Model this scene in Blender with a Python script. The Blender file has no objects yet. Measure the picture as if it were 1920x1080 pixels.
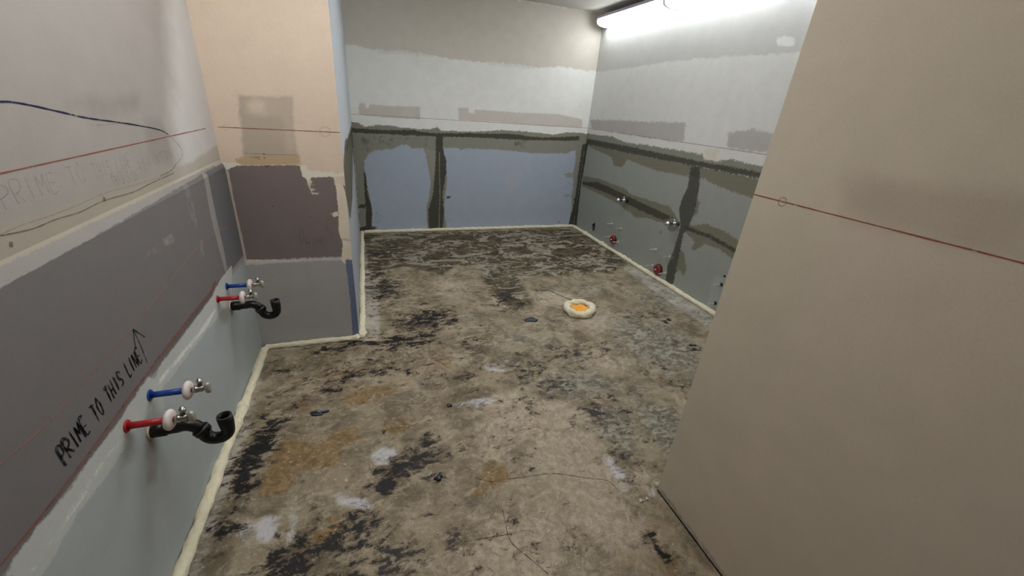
import bpy, bmesh, math, random
import numpy as np
from mathutils import Vector, Matrix

random.seed(7)
rng = np.random.default_rng(7)
PI = math.pi
C = bpy.context.scene.collection
sc = bpy.context.scene

# ------------------------------------------------------------------ camera
F_PX, CX, CY = 732.28, 942.54, 517.83
PITCH, YAW, ROLL = -0.41258, 0.34692, 0.07444
CAM_H = 1.6
def cam_axes():
    cy, sy, cp, sp = math.cos(YAW), math.sin(YAW), math.cos(PITCH), math.sin(PITCH)
    fwd = np.array([sy*cp, cy*cp, sp]); right = np.array([cy, -sy, 0.0]); up = np.cross(right, fwd)
    c, s = math.cos(ROLL), math.sin(ROLL)
    return np.array([c*right + s*up, -s*right + c*up, fwd])
AX = cam_axes()
cd = bpy.data.cameras.new('camera'); cam = bpy.data.objects.new('camera', cd); C.objects.link(cam)
cd.sensor_width = 36.0; cd.lens = F_PX/1920*36; cd.clip_start = 0.05
cd.shift_x = (960-CX)/1920; cd.shift_y = (CY-540)/1920
m = Matrix.Identity(4)
for i in range(3):
    m[i][0], m[i][1], m[i][2] = AX[0][i], AX[1][i], -AX[2][i]
m[2][3] = CAM_H
cam.matrix_world = m
sc.camera = cam

# ------------------------------------------------------------------ world, exposure
w = bpy.data.worlds.new('world'); sc.world = w; w.use_nodes = True
w.node_tree.nodes['Background'].inputs[0].default_value = (0.8, 0.85, 0.9, 1)
w.node_tree.nodes['Background'].inputs[1].default_value = 0.2
sc.view_settings.view_transform = 'Standard'
try: sc.view_settings.look = 'None'
except Exception: pass
sc.view_settings.exposure = 0.75
sc.view_settings.gamma = 1.0
sc.view_settings.use_curve_mapping = False
STRIP_EMIT = 7.0          # wall strip lights
CEIL_FILL_EMIT = 10.6; BAY_FILL_EMIT = 8.5          # two added ceiling lights out of view, filling in brightness

# ------------------------------------------------------------------ room dimensions (metres)
XA, YB, XC, YD, XE = -0.756, 2.571, -0.132, 5.036, 2.892
XF, YF, ZR, ZC = 1.1886, 0.9477, 1.3895, 2.7065
YS = -1.6                 # wall behind the camera
LEDGE = 1.205             # top edge of the lower boards on the left wall

def hit(u, v, ax, val):
    d = AX.T @ np.array([(u-CX)/F_PX, (CY-v)/F_PX, 1.0])
    o = np.array([0, 0, CAM_H]); t = (val-o[ax])/d[ax]
    return o + t*d

# ------------------------------------------------------------------ helpers
def srgb(*c):
    return tuple(((x/255)/12.92 if x/255 <= .04045 else ((x/255+.055)/1.055)**2.4) for x in c[:3]) + (1.0,)

def tag(o, label=None, cat=None, group=None, kind=None):
    if label: o['label'] = label
    if cat: o['category'] = cat
    if group: o['group'] = group
    if kind: o['kind'] = kind
    return o
def empty(name, loc, label, cat, group=None):
    o = bpy.data.objects.new(name, None); C.objects.link(o); o.location = loc; o.empty_display_size = .02
    return tag(o, label, cat, group)
def link(name, me, mat, parent=None, smooth=False):
    o = bpy.data.objects.new(name, me); C.objects.link(o)
    if mat: me.materials.append(mat)
    if smooth:
        for p in me.polygons: p.use_smooth = True
    if parent: o.parent = parent
    return o
def from_bm(name, bm, mat, parent=None, smooth=False, loc=None):
    bmesh.ops.recalc_face_normals(bm, faces=bm.faces[:])
    me = bpy.data.meshes.new(name); bm.to_mesh(me); bm.free()
    o = link(name, me, mat, parent, smooth)
    if loc is not None: o.location = loc
    return o
def add_box(bm, a, b):
    vs = [bm.verts.new((x, y, z)) for x in (a[0], b[0]) for y in (a[1], b[1]) for z in (a[2], b[2])]
    for f in ((0,1,3,2), (4,6,7,5), (0,4,5,1), (2,3,7,6), (0,2,6,4), (1,5,7,3)):
        bm.faces.new([vs[i] for i in f])
def frame(d):
    d = Vector(d).normalized(); u = Vector((0, 0, 1)) if abs(d.z) < .9 else Vector((0, 1, 0))
    a = d.cross(u).normalized(); return a, d.cross(a)
def add_tube(bm, pts, rad, n=20, cap=True, lump=0, closed=False):
    pts = [Vector(p) for p in pts]; rings = []
    if not hasattr(rad, '__len__'): rad = [rad]*len(pts)
    a = None
    for i, p in enumerate(pts):
        if closed: d = pts[(i+1) % len(pts)]-pts[i-1]
        else: d = pts[min(i+1, len(pts)-1)]-pts[max(i-1, 0)]
        d.normalize()
        if a is None: a, _ = frame(d)
        a = (a - d*a.dot(d)).normalized(); b = d.cross(a)
        rings.append([bm.verts.new(p + (a*math.cos(2*PI*k/n)+b*math.sin(2*PI*k/n))*rad[i]) for k in range(n)])
    m_ = len(rings)
    for i in range(m_ if closed else m_-1):
        r, s = rings[i], rings[(i+1) % m_]
        for k in range(n): bm.faces.new((r[k], r[(k+1) % n], s[(k+1) % n], s[k]))
    if cap and not closed:
        bm.faces.new(rings[0][::-1]); bm.faces.new(rings[-1])
def lathe(bm, prof, axis=(1, 0, 0), org=(0, 0, 0), n=28, sc2=1.0):
    # prof: (distance along axis, radius)
    ax_ = Vector(axis).normalized(); a, b = frame(ax_); org = Vector(org); rings = []
    for t, r in prof:
        rings.append([bm.verts.new(org+ax_*t+(a*math.cos(2*PI*k/n)*sc2+b*math.sin(2*PI*k/n))*max(r, 1e-4)) for k in range(n)])
    for r, s in zip(rings, rings[1:]):
        for k in range(n): bm.faces.new((r[k], r[(k+1) % n], s[(k+1) % n], s[k]))
    bm.faces.new(rings[0][::-1]); bm.faces.new(rings[-1])
def catmull(P, n=8):
    P = [np.array(p, float) for p in P]
    if len(P) < 3: 
        return [P[0]+(P[-1]-P[0])*t for t in np.linspace(0, 1, n+1)]
    Q = [2*P[0]-P[1]]+P+[2*P[-1]-P[-2]]; out = []
    for i in range(1, len(Q)-2):
        a, b, c, d = Q[i-1:i+3]
        for t in np.arange(0, 1, 1/n):
            out.append(.5*((2*b)+(-a+c)*t+(2*a-5*b+4*c-d)*t*t+(-a+3*b-3*c+d)*t**3))
    out.append(P[-1]); return out

# ------------------------------------------------------------------ node helpers
class N:
    def __init__(s, name, rough=.8, spec=.3):
        s.mat = bpy.data.materials.new(name); s.mat.use_nodes = True; s.t = s.mat.node_tree
        s.b = s.t.nodes['Principled BSDF']; s.b.inputs['Roughness'].default_value = rough
        s.b.inputs['Specular IOR Level'].default_value = spec
        s.tc = s.t.nodes.new('ShaderNodeTexCoord').outputs['Object']
    def new(s, k): return s.t.nodes.new(k)
    def link(s, a, b): s.t.links.new(a, b)
    def put(s, sock, v):
        if isinstance(v, bpy.types.NodeSocket): s.link(v, sock)
        else: sock.default_value = v
    def math(s, op, a, b=0.0, clamp=False):
        n = s.new('ShaderNodeMath'); n.operation = op; n.use_clamp = clamp
        s.put(n.inputs[0], a); s.put(n.inputs[1], b); return n.outputs[0]
    def noise(s, scale, detail=3, rough=.55, dist=0, vec=None, off=0, col=False):
        n = s.new('ShaderNodeTexNoise'); n.inputs['Scale'].default_value = scale; n.inputs['Detail'].default_value = detail
        n.inputs['Roughness'].default_value = rough; n.inputs['Distortion'].default_value = dist
        v = vec or s.tc
        if off:
            m_ = s.new('ShaderNodeVectorMath'); m_.operation = 'ADD'; s.link(v, m_.inputs[0]); m_.inputs[1].default_value = (off, off*1.7, off*.6); v = m_.outputs[0]
        s.link(v, n.inputs['Vector']); return n.outputs['Color' if col else 'Fac']
    def mix(s, f, a, b, mode='MIX'):
        n = s.new('ShaderNodeMix'); n.data_type = 'RGBA'; n.blend_type = mode
        s.put(n.inputs[0], f); s.put(n.inputs[6], a); s.put(n.inputs[7], b); return n.outputs[2]
    def step(s, x, lo, hi):
        n = s.new('ShaderNodeMapRange'); n.interpolation_type = 'SMOOTHSTEP'
        s.put(n.inputs[0], x); s.put(n.inputs[1], lo); s.put(n.inputs[2], hi); return n.outputs[0]
    def attr(s, name, col=False):
        n = s.new('ShaderNodeAttribute'); n.attribute_name = name; return n.outputs['Color' if col else 'Fac']
    def color(s, c): s.put(s.b.inputs['Base Color'], c)
    def bump(s, h, strength=.3, dist=.01):
        n = s.new('ShaderNodeBump'); n.inputs['Strength'].default_value = strength; n.inputs['Distance'].default_value = dist
        s.put(n.inputs['Height'], h); s.link(n.outputs[0], s.b.inputs['Normal'])

def simple(name, c, rough=.5, metal=0, spec=.5, var=.12, scale=40, bump=0):
    n = N(name, rough, spec); n.b.inputs['Metallic'].default_value = metal
    v = n.noise(scale, 4); c4 = c if len(c) == 4 else srgb(*c)
    dark = tuple(x*(1-var) for x in c4[:3])+(1,); lite = tuple(min(1, x*(1+var)) for x in c4[:3])+(1,)
    n.color(n.mix(v, dark, lite))
    if bump: n.bump(n.noise(scale*2, 4), bump, .004)
    return n.mat

# ------------------------------------------------------------------ planes with painted layers
class Plane:
    # world point = axis coordinate fixed; (u,v) are the two others in order (y,z), (x,z) or (x,y)
    def __init__(s, ax, val, nrm, disp=None):
        s.ax, s.val, s.nrm, s.disp = ax, val, nrm, disp
        s.ia, s.ib = [(1, 2), (0, 2), (0, 1)][ax]
    def uv(s, px, py):
        h = hit(px, py, s.ax, s.val)
        if s.disp and h[2] < 1.2: h = hit(px, py, s.ax, s.val+s.nrm*.015)
        return (h[s.ia], h[s.ib])
    def pt(s, u, v, off=0.0):
        p = [0, 0, 0]; p[s.ia] = u; p[s.ib] = v
        d = (s.disp(u, v) if s.disp else 0)+off
        p[s.ax] = s.val+s.nrm*d; return p
def crop(x0, y0, s, pts): return [(x0+x/s, y0+y/s) for x, y in pts]
def W(*pts): return [('w', a, b) for a, b in pts]
def topoly(pl, pts): return np.array([(q[1], q[2]) if q[0] == 'w' else pl.uv(*q) for q in pts])
def sdf(poly, X, Y, r=1.0):
    # positive inside, clipped to +-r
    out = np.full(X.shape, -r); lo, hi = poly.min(0)-r, poly.max(0)+r
    sel = (X > lo[0]) & (X < hi[0]) & (Y > lo[1]) & (Y < hi[1]); x, y = X[sel], Y[sel]
    if not len(x): return out
    d = np.full(x.shape, 1e9); ins = np.zeros(x.shape, bool); n = len(poly)
    for i in range(n):
        a, b = poly[i], poly[(i+1) % n]; e = b-a; L = max(e@e, 1e-12)
        t = np.clip(((x-a[0])*e[0]+(y-a[1])*e[1])/L, 0, 1)
        d = np.minimum(d, np.hypot(x-a[0]-t*e[0], y-a[1]-t*e[1]))
        if a[1] != b[1]:
            c = ((a[1] > y) != (b[1] > y)) & (x < (b[0]-a[0])*(y-a[1])/(b[1]-a[1])+a[0]); ins ^= c
    out[sel] = np.clip(np.where(ins, d, -d), -r, r); return out
def L(col, polys, amp=.008, ns=35, soft=.003, op=1.0, mott=0.0, g=None):
    return dict(g=g, col=col, polys=polys, amp=amp, ns=ns, soft=soft, op=op, mott=mott)

def axis_samples(a, b, step, extra=()):
    n = max(1, int(round((b-a)/step))); v = list(np.linspace(a, b, n+1))+list(extra)
    return np.array(sorted(set(np.round(v, 5))))
def grid_mesh(name, pl, us, vs):
    U, V = np.meshgrid(us, vs, indexing='ij'); nu, nv = U.shape
    co = np.zeros((nu*nv, 3)); Uf, Vf = U.ravel(), V.ravel()
    co[:, pl.ia] = Uf; co[:, pl.ib] = Vf
    d = np.array([pl.disp(u, v) for u, v in zip(Uf, Vf)]) if pl.disp else 0
    co[:, pl.ax] = pl.val+pl.nrm*d
    i, j = np.meshgrid(np.arange(nu-1), np.arange(nv-1), indexing='ij'); k = (i*nv+j).ravel()
    q = np.stack([k, k+nv, k+nv+1, k+1], 1)
    # orientation: du x dv
    du = np.zeros(3); du[pl.ia] = 1; dv = np.zeros(3); dv[pl.ib] = 1
    if np.cross(du, dv)[pl.ax]*pl.nrm < 0: q = q[:, ::-1]
    me = bpy.data.meshes.new(name)
    me.from_pydata([tuple(c) for c in co], [], [tuple(int(z) for z in f) for f in q]); me.update()
    return me, Uf, Vf
def gained(c, g):
    return tuple(min(.86, x*g) for x in srgb(*c)[:3])+(1.0,)
def wall(name, pl, ur, vr, base, layers, step=.02, extra_v=(), rough=.85, basevar=.05, bumps=.08, gain=1.6, ampk=1.0):
    me, U, V = grid_mesh(name, pl, axis_samples(*ur, step), axis_samples(*vr, step, extra_v))
    n = N(name+'_material', rough, .15)
    big, mid, fine = n.noise(1.6, 4, .6), n.noise(9, 4, .6, off=3), n.noise(160, 2, off=5)
    col = n.mix(big, tuple(c*(1-basevar*1.6) for c in gained(base, gain)[:3])+(1,), tuple(c*(1+basevar*1.6) for c in gained(base, gain)[:3])+(1,))
    nz = {}; ragged = n.noise(120, 5, .75, 1.5, off=21)
    for i, l in enumerate(layers):
        v = np.full(U.shape, -1.0)
        for p in l['polys']: v = np.maximum(v, sdf(topoly(pl, p), U, V))
        a = me.attributes.new('layer_%d' % i, 'FLOAT', 'POINT'); a.data.foreach_set('value', v.astype(np.float32))
        key = (l['ns'], i % 3)
        if key not in nz: nz[key] = n.noise(l['ns'], 5, .65, .4, off=1+i % 3)
        r = n.math('MULTIPLY', n.math('ADD', n.math('SUBTRACT', nz[key], .5), n.math('MULTIPLY', n.math('SUBTRACT', ragged, .5), .8 if l['soft'] < .011 else 0.0)), 4.5*l['amp']*ampk)
        f = n.step(n.math('ADD', n.attr('layer_%d' % i), r), -l['soft'], l['soft'])
        if l['mott']:
            f = n.math('MULTIPLY', f, n.step(n.noise(14, 5, .7, .6, off=i+9), .5-l['mott']*.25, .5+.25*(1-l['mott'])+.08))
        if l['op'] < 1: f = n.math('MULTIPLY', f, l['op'])
        col = n.mix(f, col, gained(l['col'], l.get('g') or gain))
    k = n.math('ADD', n.math('MULTIPLY', n.math('SUBTRACT', mid, .5), .16), n.math('MULTIPLY', n.math('SUBTRACT', fine, .5), .14))
    col = n.mix(1.0, col, n.math('ADD', k, 1.0), 'MULTIPLY')
    n.color(col); n.bump(n.math('ADD', n.math('MULTIPLY', mid, .7), n.math('MULTIPLY', fine, .12)), bumps, .01)
    return tag(link(name, me, n.mat), kind='structure')

def ribbon_bm(bm, pl, pts, width, off=.0008, n=6, wob=.25, smooth=True):
    P = catmull([pl.uv(*q) if q[0] != 'w' else q[1:] for q in pts], n) if smooth else [np.array(q[1:] if q[0] == 'w' else pl.uv(*q), float) for q in pts]
    prev = None
    for i, p in enumerate(P):
        d = P[min(i+1, len(P)-1)]-P[max(i-1, 0)]; L_ = math.hypot(*d) or 1; nn = np.array([-d[1], d[0]])/L_
        w_ = width/2*(1+wob*(random.random()*2-1))
        a = bm.verts.new(pl.pt(*(p+nn*w_), off)); b = bm.verts.new(pl.pt(*(p-nn*w_), off))
        if prev: bm.faces.new((prev[0], a, b, prev[1]))
        prev = (a, b)
def worn(name, c, keep=.6, scale=90, rough=.8):
    n = N(name, rough, .2); n.color(srgb(*c)); f = n.noise(scale, 4, .7)
    n.link(n.math('MULTIPLY', n.step(f, .2, .58), keep), n.b.inputs['Alpha']); return n.mat
def mark(name, pl, strokes, width, mat, parent, label=None, **kw):
    bm = bmesh.new()
    for s in strokes: ribbon_bm(bm, pl, s, width, **kw)
    me = bpy.data.meshes.new(name); bm.to_mesh(me); bm.free()
    o = link(name, me, mat); o.parent = parent
    if label: o['label'] = label
    return o

# ================================================================== STRUCTURE
def dispA(u, v):
    if v >= 1.222: return 0.0
    if v >= 1.180: return .015*(1.222-v)/.042
    return .015
A = Plane(0, XA, 1, dispA); B = Plane(1, YB, -1); Cw = Plane(0, XC, 1); D = Plane(1, YD, -1)
E_ = Plane(0, XE, -1); Fw = Plane(0, XF, -1); G = Plane(2, 0.0, 1)
c1 = lambda pts: crop(0, 0, 2, pts)            # reading frames used while measuring the walls
c2 = lambda pts: crop(0, 540, 2, pts)
c3 = lambda pts: crop(600, 160, 3.374, pts)
c4 = lambda pts: crop(1040, 180, 2.4545, pts)
c5 = lambda pts: crop(400, 150, 3.857, pts)
c6 = lambda pts: crop(600, 280, 2.842, pts)
c7 = lambda pts: crop(1380, 300, 2.7, pts)
c8 = lambda pts: crop(640, 0, 3.692, pts)
c9 = lambda pts: crop(0, 160, 2.843, pts)

# ---- left wall
layersA = [
 L((196,190,174), [W((2.02,1.2),(2.08,1.42),(2.2,1.62),(2.36,1.95),(2.42,2.9),(2.7,2.9),(2.7,1.2))], .02, 8, .10, .55),
 L((150,142,136), [[(130,190),(262,178),(258,205),(120,215)], c1([(540,460),(600,440),(640,540),(655,615),(560,600)])], .015, 12, .03, .5),
 L((182,178,170), [[(120,215),(160,200),(170,260),(120,265)], c1([(380,560),(520,570),(520,660),(380,650)])], .02, 12, .04, .45),
 L((188,178,156), [W((-1.6,1.30),(1.2,1.285),(2.2,1.265),(2.6,1.30),(2.6,1.17),(-1.6,1.17))], .006, 14, .012, .55),
 L((136,133,130), [W((-1.6,1.212),(2.45,1.212),(2.45,1.17),(-1.6,1.166))], .003, 30, .002),
 L((205,190,162), [W((-1.6,1.219),(2.5,1.219),(2.5,1.210),(-1.6,1.210))], .002, 20, .002, .9),  # cream ledge edge with its highlight painted in
 L((98,95,95), [W((-1.6,1.180),(0.9,1.176),(1.6,1.186),(2.40,1.203),(2.7,1.203),(2.7,.60),(-1.6,.60))], .004, 22, .002),
 L((88,88,91), [c1([(775,650),(850,620),(920,980),(880,1100),(845,1000)])], .006, 20, .006, .8),
 L((128,126,122), [c1([(762,650),(778,650),(810,810),(838,930),(858,1035),(850,1040),(820,930),(790,810)])], .003, 60, .003, .85),
 L((150,148,143), [c1([(690,700),(705,690),(725,770),(740,850),(735,860),(705,790)]), c1([(752,905),(762,905),(765,965),(752,975)]), c1([(640,880),(655,880),(650,905),(560,960),(500,1000),(560,940)])], .01, 60, .004, .45, .5),
 L((80,70,64), [c2([(0,1050),(330,620),(520,360),(790,10),(805,-30),(812,-25),(800,20),(530,370),(340,630),(0,1075)])], .001, 20, .004, .75),
 L((112,110,107), [W((-1.6,.690),(2.7,.665),(2.7,.3),(-1.6,.3))], .002, 20, .003),
 L((124,129,130), [W((-1.6,.64),(2.7,.64),(2.7,-.1),(-1.6,-.1))], .01, 12, .01),
 L((141,144,142), [c2([(10,1090),(70,990),(150,880),(250,770),(330,650),(440,510),(520,380),(560,330),(580,345),(600,290),(700,160),(790,40),(830,-40),(870,-90),(870,40),(800,130),(700,260),(600,390),(560,470),(500,540),(420,680),(290,850),(150,1090)])], .006, 25, .004, .9),
 L((196,188,168), [c2([(88,1090),(180,950),(275,815),(375,665),(475,535),(482,542),(385,672),(285,825),(190,960),(105,1090)]), c2([(590,350),(640,290),(705,215),(770,130),(805,75),(812,80),(780,140),(712,225),(650,300),(600,362)])], .004, 25, .003, .75),
 L((98,94,86), [c2([(470,545),(500,545),(495,640),(460,660)]), c2([(545,545),(590,560),(590,720),(555,740)]), c2([(820,75),(860,80),(855,135),(825,130)])], .012, 16, .022, .6),
 L((146,148,146), [c2([(560,340),(600,330),(620,460),(560,480)])], .01, 20, .02, .5),
]
for l_ in layersA[1:6]: l_['g'] = .85
for l_ in layersA[6:11]: l_['g'] = 1.6
for l_ in layersA[11:]: l_['g'] = 2.1
layersA[0]['g'] = 2.1; layersA[5]['g'] = 1.6; layersA[4]['g'] = 1.3
wall_left = wall('wall_left', A, (YS, YB), (0, ZC), (178,172,167), layersA, .0175, extra_v=(1.18, 1.1801, 1.222), basevar=.04, gain=.85)

# ---- jutting wall facing the camera
layersB = [
 L((150,140,127), [c5([(180,110),(380,120),(575,120),(578,300),(600,510),(625,560),(630,612),(190,612),(160,575),(218,575),(205,430),(215,380),(190,300)])], .008, 25, .012, .8),
 L((190,178,162), [c5([(240,170),(300,130),(380,150),(385,240),(330,258),(260,235)])], .01, 14, .03, .75),
 L((176,163,146), [c5([(400,125),(570,130),(575,330),(605,510),(530,520),(510,330),(495,270),(400,250)])], .008, 20, .02, .55),
 L((164,143,113), [c5([(155,572),(240,545),(610,545),(640,612),(180,616)])], .006, 25, .008, .8),
 L((206,196,180), [c5([(-5,590),(150,598),(215,600),(120,650),(60,640),(-5,625)]), c5([(625,612),(670,620),(690,660),(870,665),(870,705),(700,712),(700,740),(640,700)]), c5([(990,660),(1010,700),(700,705)])], .008, 40, .003, .9),
 L((84,77,76), [c5([(-60,640),(20,640),(110,645),(185,617),(622,618),(640,690),(672,720),(690,770),(718,830),(700,706),(870,700),(875,760),(1010,770),(1010,1300),(-60,1300)])], .006, 45, .002),
 L((205,190,172), [c5([(672,735),(715,728),(715,738),(680,748)]), c5([(680,765),(720,762),(720,770),(690,776)]), c5([(695,792),(735,788),(735,797),(700,803)]), c5([(715,822),(770,812),(765,822),(722,834)]), c5([(845,965),(905,950),(905,985),(870,992)])], .006, 70, .002, .9),
 L((122,113,104), [c5([(70,650),(112,650),(150,860),(200,1090),(240,1290),(265,1500),(222,1500),(180,1290),(140,1060),(100,860)])], .003, 30, .003, .85),
 L((101,100,100), [W((XA,.618),(-.6,.612),(-.4,.622),(-.2,.615),(-.1,.615),(-.1,-.1),(XA,-.1))], .006, 40, .002),
 L((126,125,124), [W((XA,.622),(-.4,.626),(-.1,.62),(-.1,.600),(-.4,.603),(XA,.598))], .008, 60, .003, .8),
 L((118,118,118), [c5([(205,1290),(225,1290),(340,1900),(320,1900)])], .003, 30, .006, .7),
 L((208,184,168), [c6([(82,185),(105,180),(128,205),(160,330),(175,470),(180,600),(165,620),(130,608),(112,590),(122,500),(100,440),(98,330)])], .004, 45, .002),
 L((52,66,105), [c6([(80,125),(125,118),(150,160),(150,205),(120,190),(98,180)]), c6([(118,445),(160,430),(175,500),(150,512),(118,512)])], .010, 70, .002, 1, .12),
 L((80,90,114), [c6([(135,585),(170,590),(190,700),(215,1010),(176,1010),(160,800)])], .004, 50, .003, .95),
]
layersB[5]['g'] = 2.7
for l_ in layersB[7:10]: l_['g'] = 3.4
layersB[10]['g'] = 3; layersB[13]['g'] = 1.9
wall_jut = wall('wall_jut_front', B, (XA, XC), (0, ZC), (190,175,159), layersB, .0125, basevar=.03)
layersC = [
 L((170,174,178), [W((YB,1.24),(YD,1.24),(YD,0),(YB,0))], .004, 20, .004, .85),
 L((92,90,80), [W((YB,1.18),(YB,1.0),(YB+.25,.80),(3.5,.80),(YD,1.1),(YD,1.27),(3.6,1.27),(YB+.5,1.30))], .02, 8, .006),
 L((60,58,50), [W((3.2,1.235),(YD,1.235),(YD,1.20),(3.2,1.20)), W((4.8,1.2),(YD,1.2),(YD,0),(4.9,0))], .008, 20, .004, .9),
]
layersC[0]['g'] = .95
wall_c = wall('wall_jut_side', Cw, (YB, YD), (0, ZC), (176,182,188), layersC, .03, gain=1.25)

# ---- far wall
layersD = [
 L((158,152,142), [c8([(-80,292),(30,305),(250,345),(470,358),(650,388),(780,412),(980,428),(1180,445),(1400,466),(1540,460),(1700,490),(1790,492)])+W((XE,ZC),(XC,ZC))], .006, 14, .006, .85),
 L((150,148,145), [c8([(250,345),(400,340),(650,375),(640,392),(400,372),(260,372)]), c8([(1000,430),(1400,460),(1300,475),(1020,450)])], .008, 30, .01, .35),
 L((150,142,134), [c8([(120,715),(165,718),(170,745),(190,745),(195,722),(350,735),(545,738),(545,828),(300,815),(120,795)]), c8([(812,745),(880,748),(880,780),(915,785),(925,758),(1080,770),(1240,780),(1500,790),(1640,820),(1670,832),(1665,885),(1300,868),(1080,845),(810,832)])], .004, 30, .006, .7),
 L((184,184,178), [c8([(112,795),(300,815),(545,828),(545,900),(250,880),(110,880)]), c8([(812,832),(1080,848),(1300,868),(1700,890),(1700,930),(800,920)])], .004, 20, .006, .7),
 L((96,95,86), [c3([(190,230),(250,240),(280,262),(380,250),(450,252),(520,270),(600,275),(690,278),(745,262),(765,288),(1000,292),(1150,283),(1300,292),(1480,312),(1560,297),(1650,300),(1700,310),(1700,420),(1000,420),(190,400)])], .004, 35, .002),
 L((98,97,89), [W((XC,1.2),(XE,1.2),(XE,-.05),(XC,-.05))], .002, 20, .003),
 L((117,124,135), [c3([(278,480),(310,430),(360,410),(470,402),(500,380),(560,375),(580,400),(655,395),(672,450),(690,560),(702,600),(692,700),(672,760),(680,900),(690,990),(300,990),(325,880),(330,830),(318,720),(300,650),(285,560)]),
                    c3([(775,395),(870,395),(895,410),(930,398),(1080,406),(1200,412),(1330,428),(1440,432),(1560,430),(1618,410),(1615,480),(1600,560),(1605,620),(1590,700),(1592,760),(1578,860),(1572,960),(785,960),(800,880),(785,820),(790,730),(802,600),(795,480)])], .005, 40, .002),
 L((128,129,133), [c3([(1165,540),(1275,560),(1240,640),(1190,710),(1165,600)])], .01, 20, .02, .3),
 L((46,46,40), [c3([(198,270),(420,284),(560,280),(700,302),(900,304),(1200,306),(1400,330),(1642,322),(1642,350),(1300,347),(1000,330),(700,322),(198,300)]),
                 c3([(735,322),(775,322),(778,400),(800,480),(797,560),(775,690),(785,800),(775,930),(690,930),(684,790),(715,690),(722,600),(728,500)])], .004, 30, .003, .92),
 L((44,42,37), [c3([(258,322),(330,324),(420,325),(440,335),(425,352),(400,380),(360,395),(320,420),(262,410)]), c3([(430,330),(470,330),(465,380),(430,385)]), c3([(640,335),(680,330),(680,385),(650,375)]), c3([(350,820),(362,790),(375,820),(395,825),(388,865),(350,865)]), c3([(1230,350),(1310,352),(1310,395),(1230,385)]), c3([(480,330),(620,330),(600,350),(500,352)])], .010, 60, .004, .9, .25),
 L((42,41,36), [c3([(276,540),(290,560),(303,690),(328,770),(328,890),(304,915),(290,905),(290,780),(283,700)]), c3([(240,765),(262,750),(290,760),(290,778),(240,775)]), c3([(245,905),(285,890),(360,895),(362,902),(300,925),(290,940),(245,935)])], .004, 60, .003, .92),
 L((104,103,95), [c3([(660,395),(735,420),(730,470),(724,560),(700,600),(690,520)]), c3([(1540,560),(1600,550),(1600,582),(1560,580)]), c3([(1540,690),(1580,690),(1580,705),(1545,702)])], .006, 50, .003, .9),
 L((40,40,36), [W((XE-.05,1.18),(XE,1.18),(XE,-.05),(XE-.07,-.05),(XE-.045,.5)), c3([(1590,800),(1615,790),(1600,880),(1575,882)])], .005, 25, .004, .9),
 L((52,52,47), [c3([(800,700),(835,705),(815,718),(798,715)]), c3([(1505,860),(1520,858),(1518,866),(1506,866)])], .003, 50, .002),
 L((122,116,104), [c3([(752,420),(760,420),(763,690),(757,930),(750,930),(754,690)])], .001, 50, .002, .5),
]
for l_ in layersD[4:]: l_['g'] = 2.4
for l_ in layersD[:4]: l_['g'] = 1.9
wall_far = wall('wall_far', D, (XC, XE), (0, ZC), (206,201,190), layersD, .0175, basevar=.03, ampk=3.0)

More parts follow.
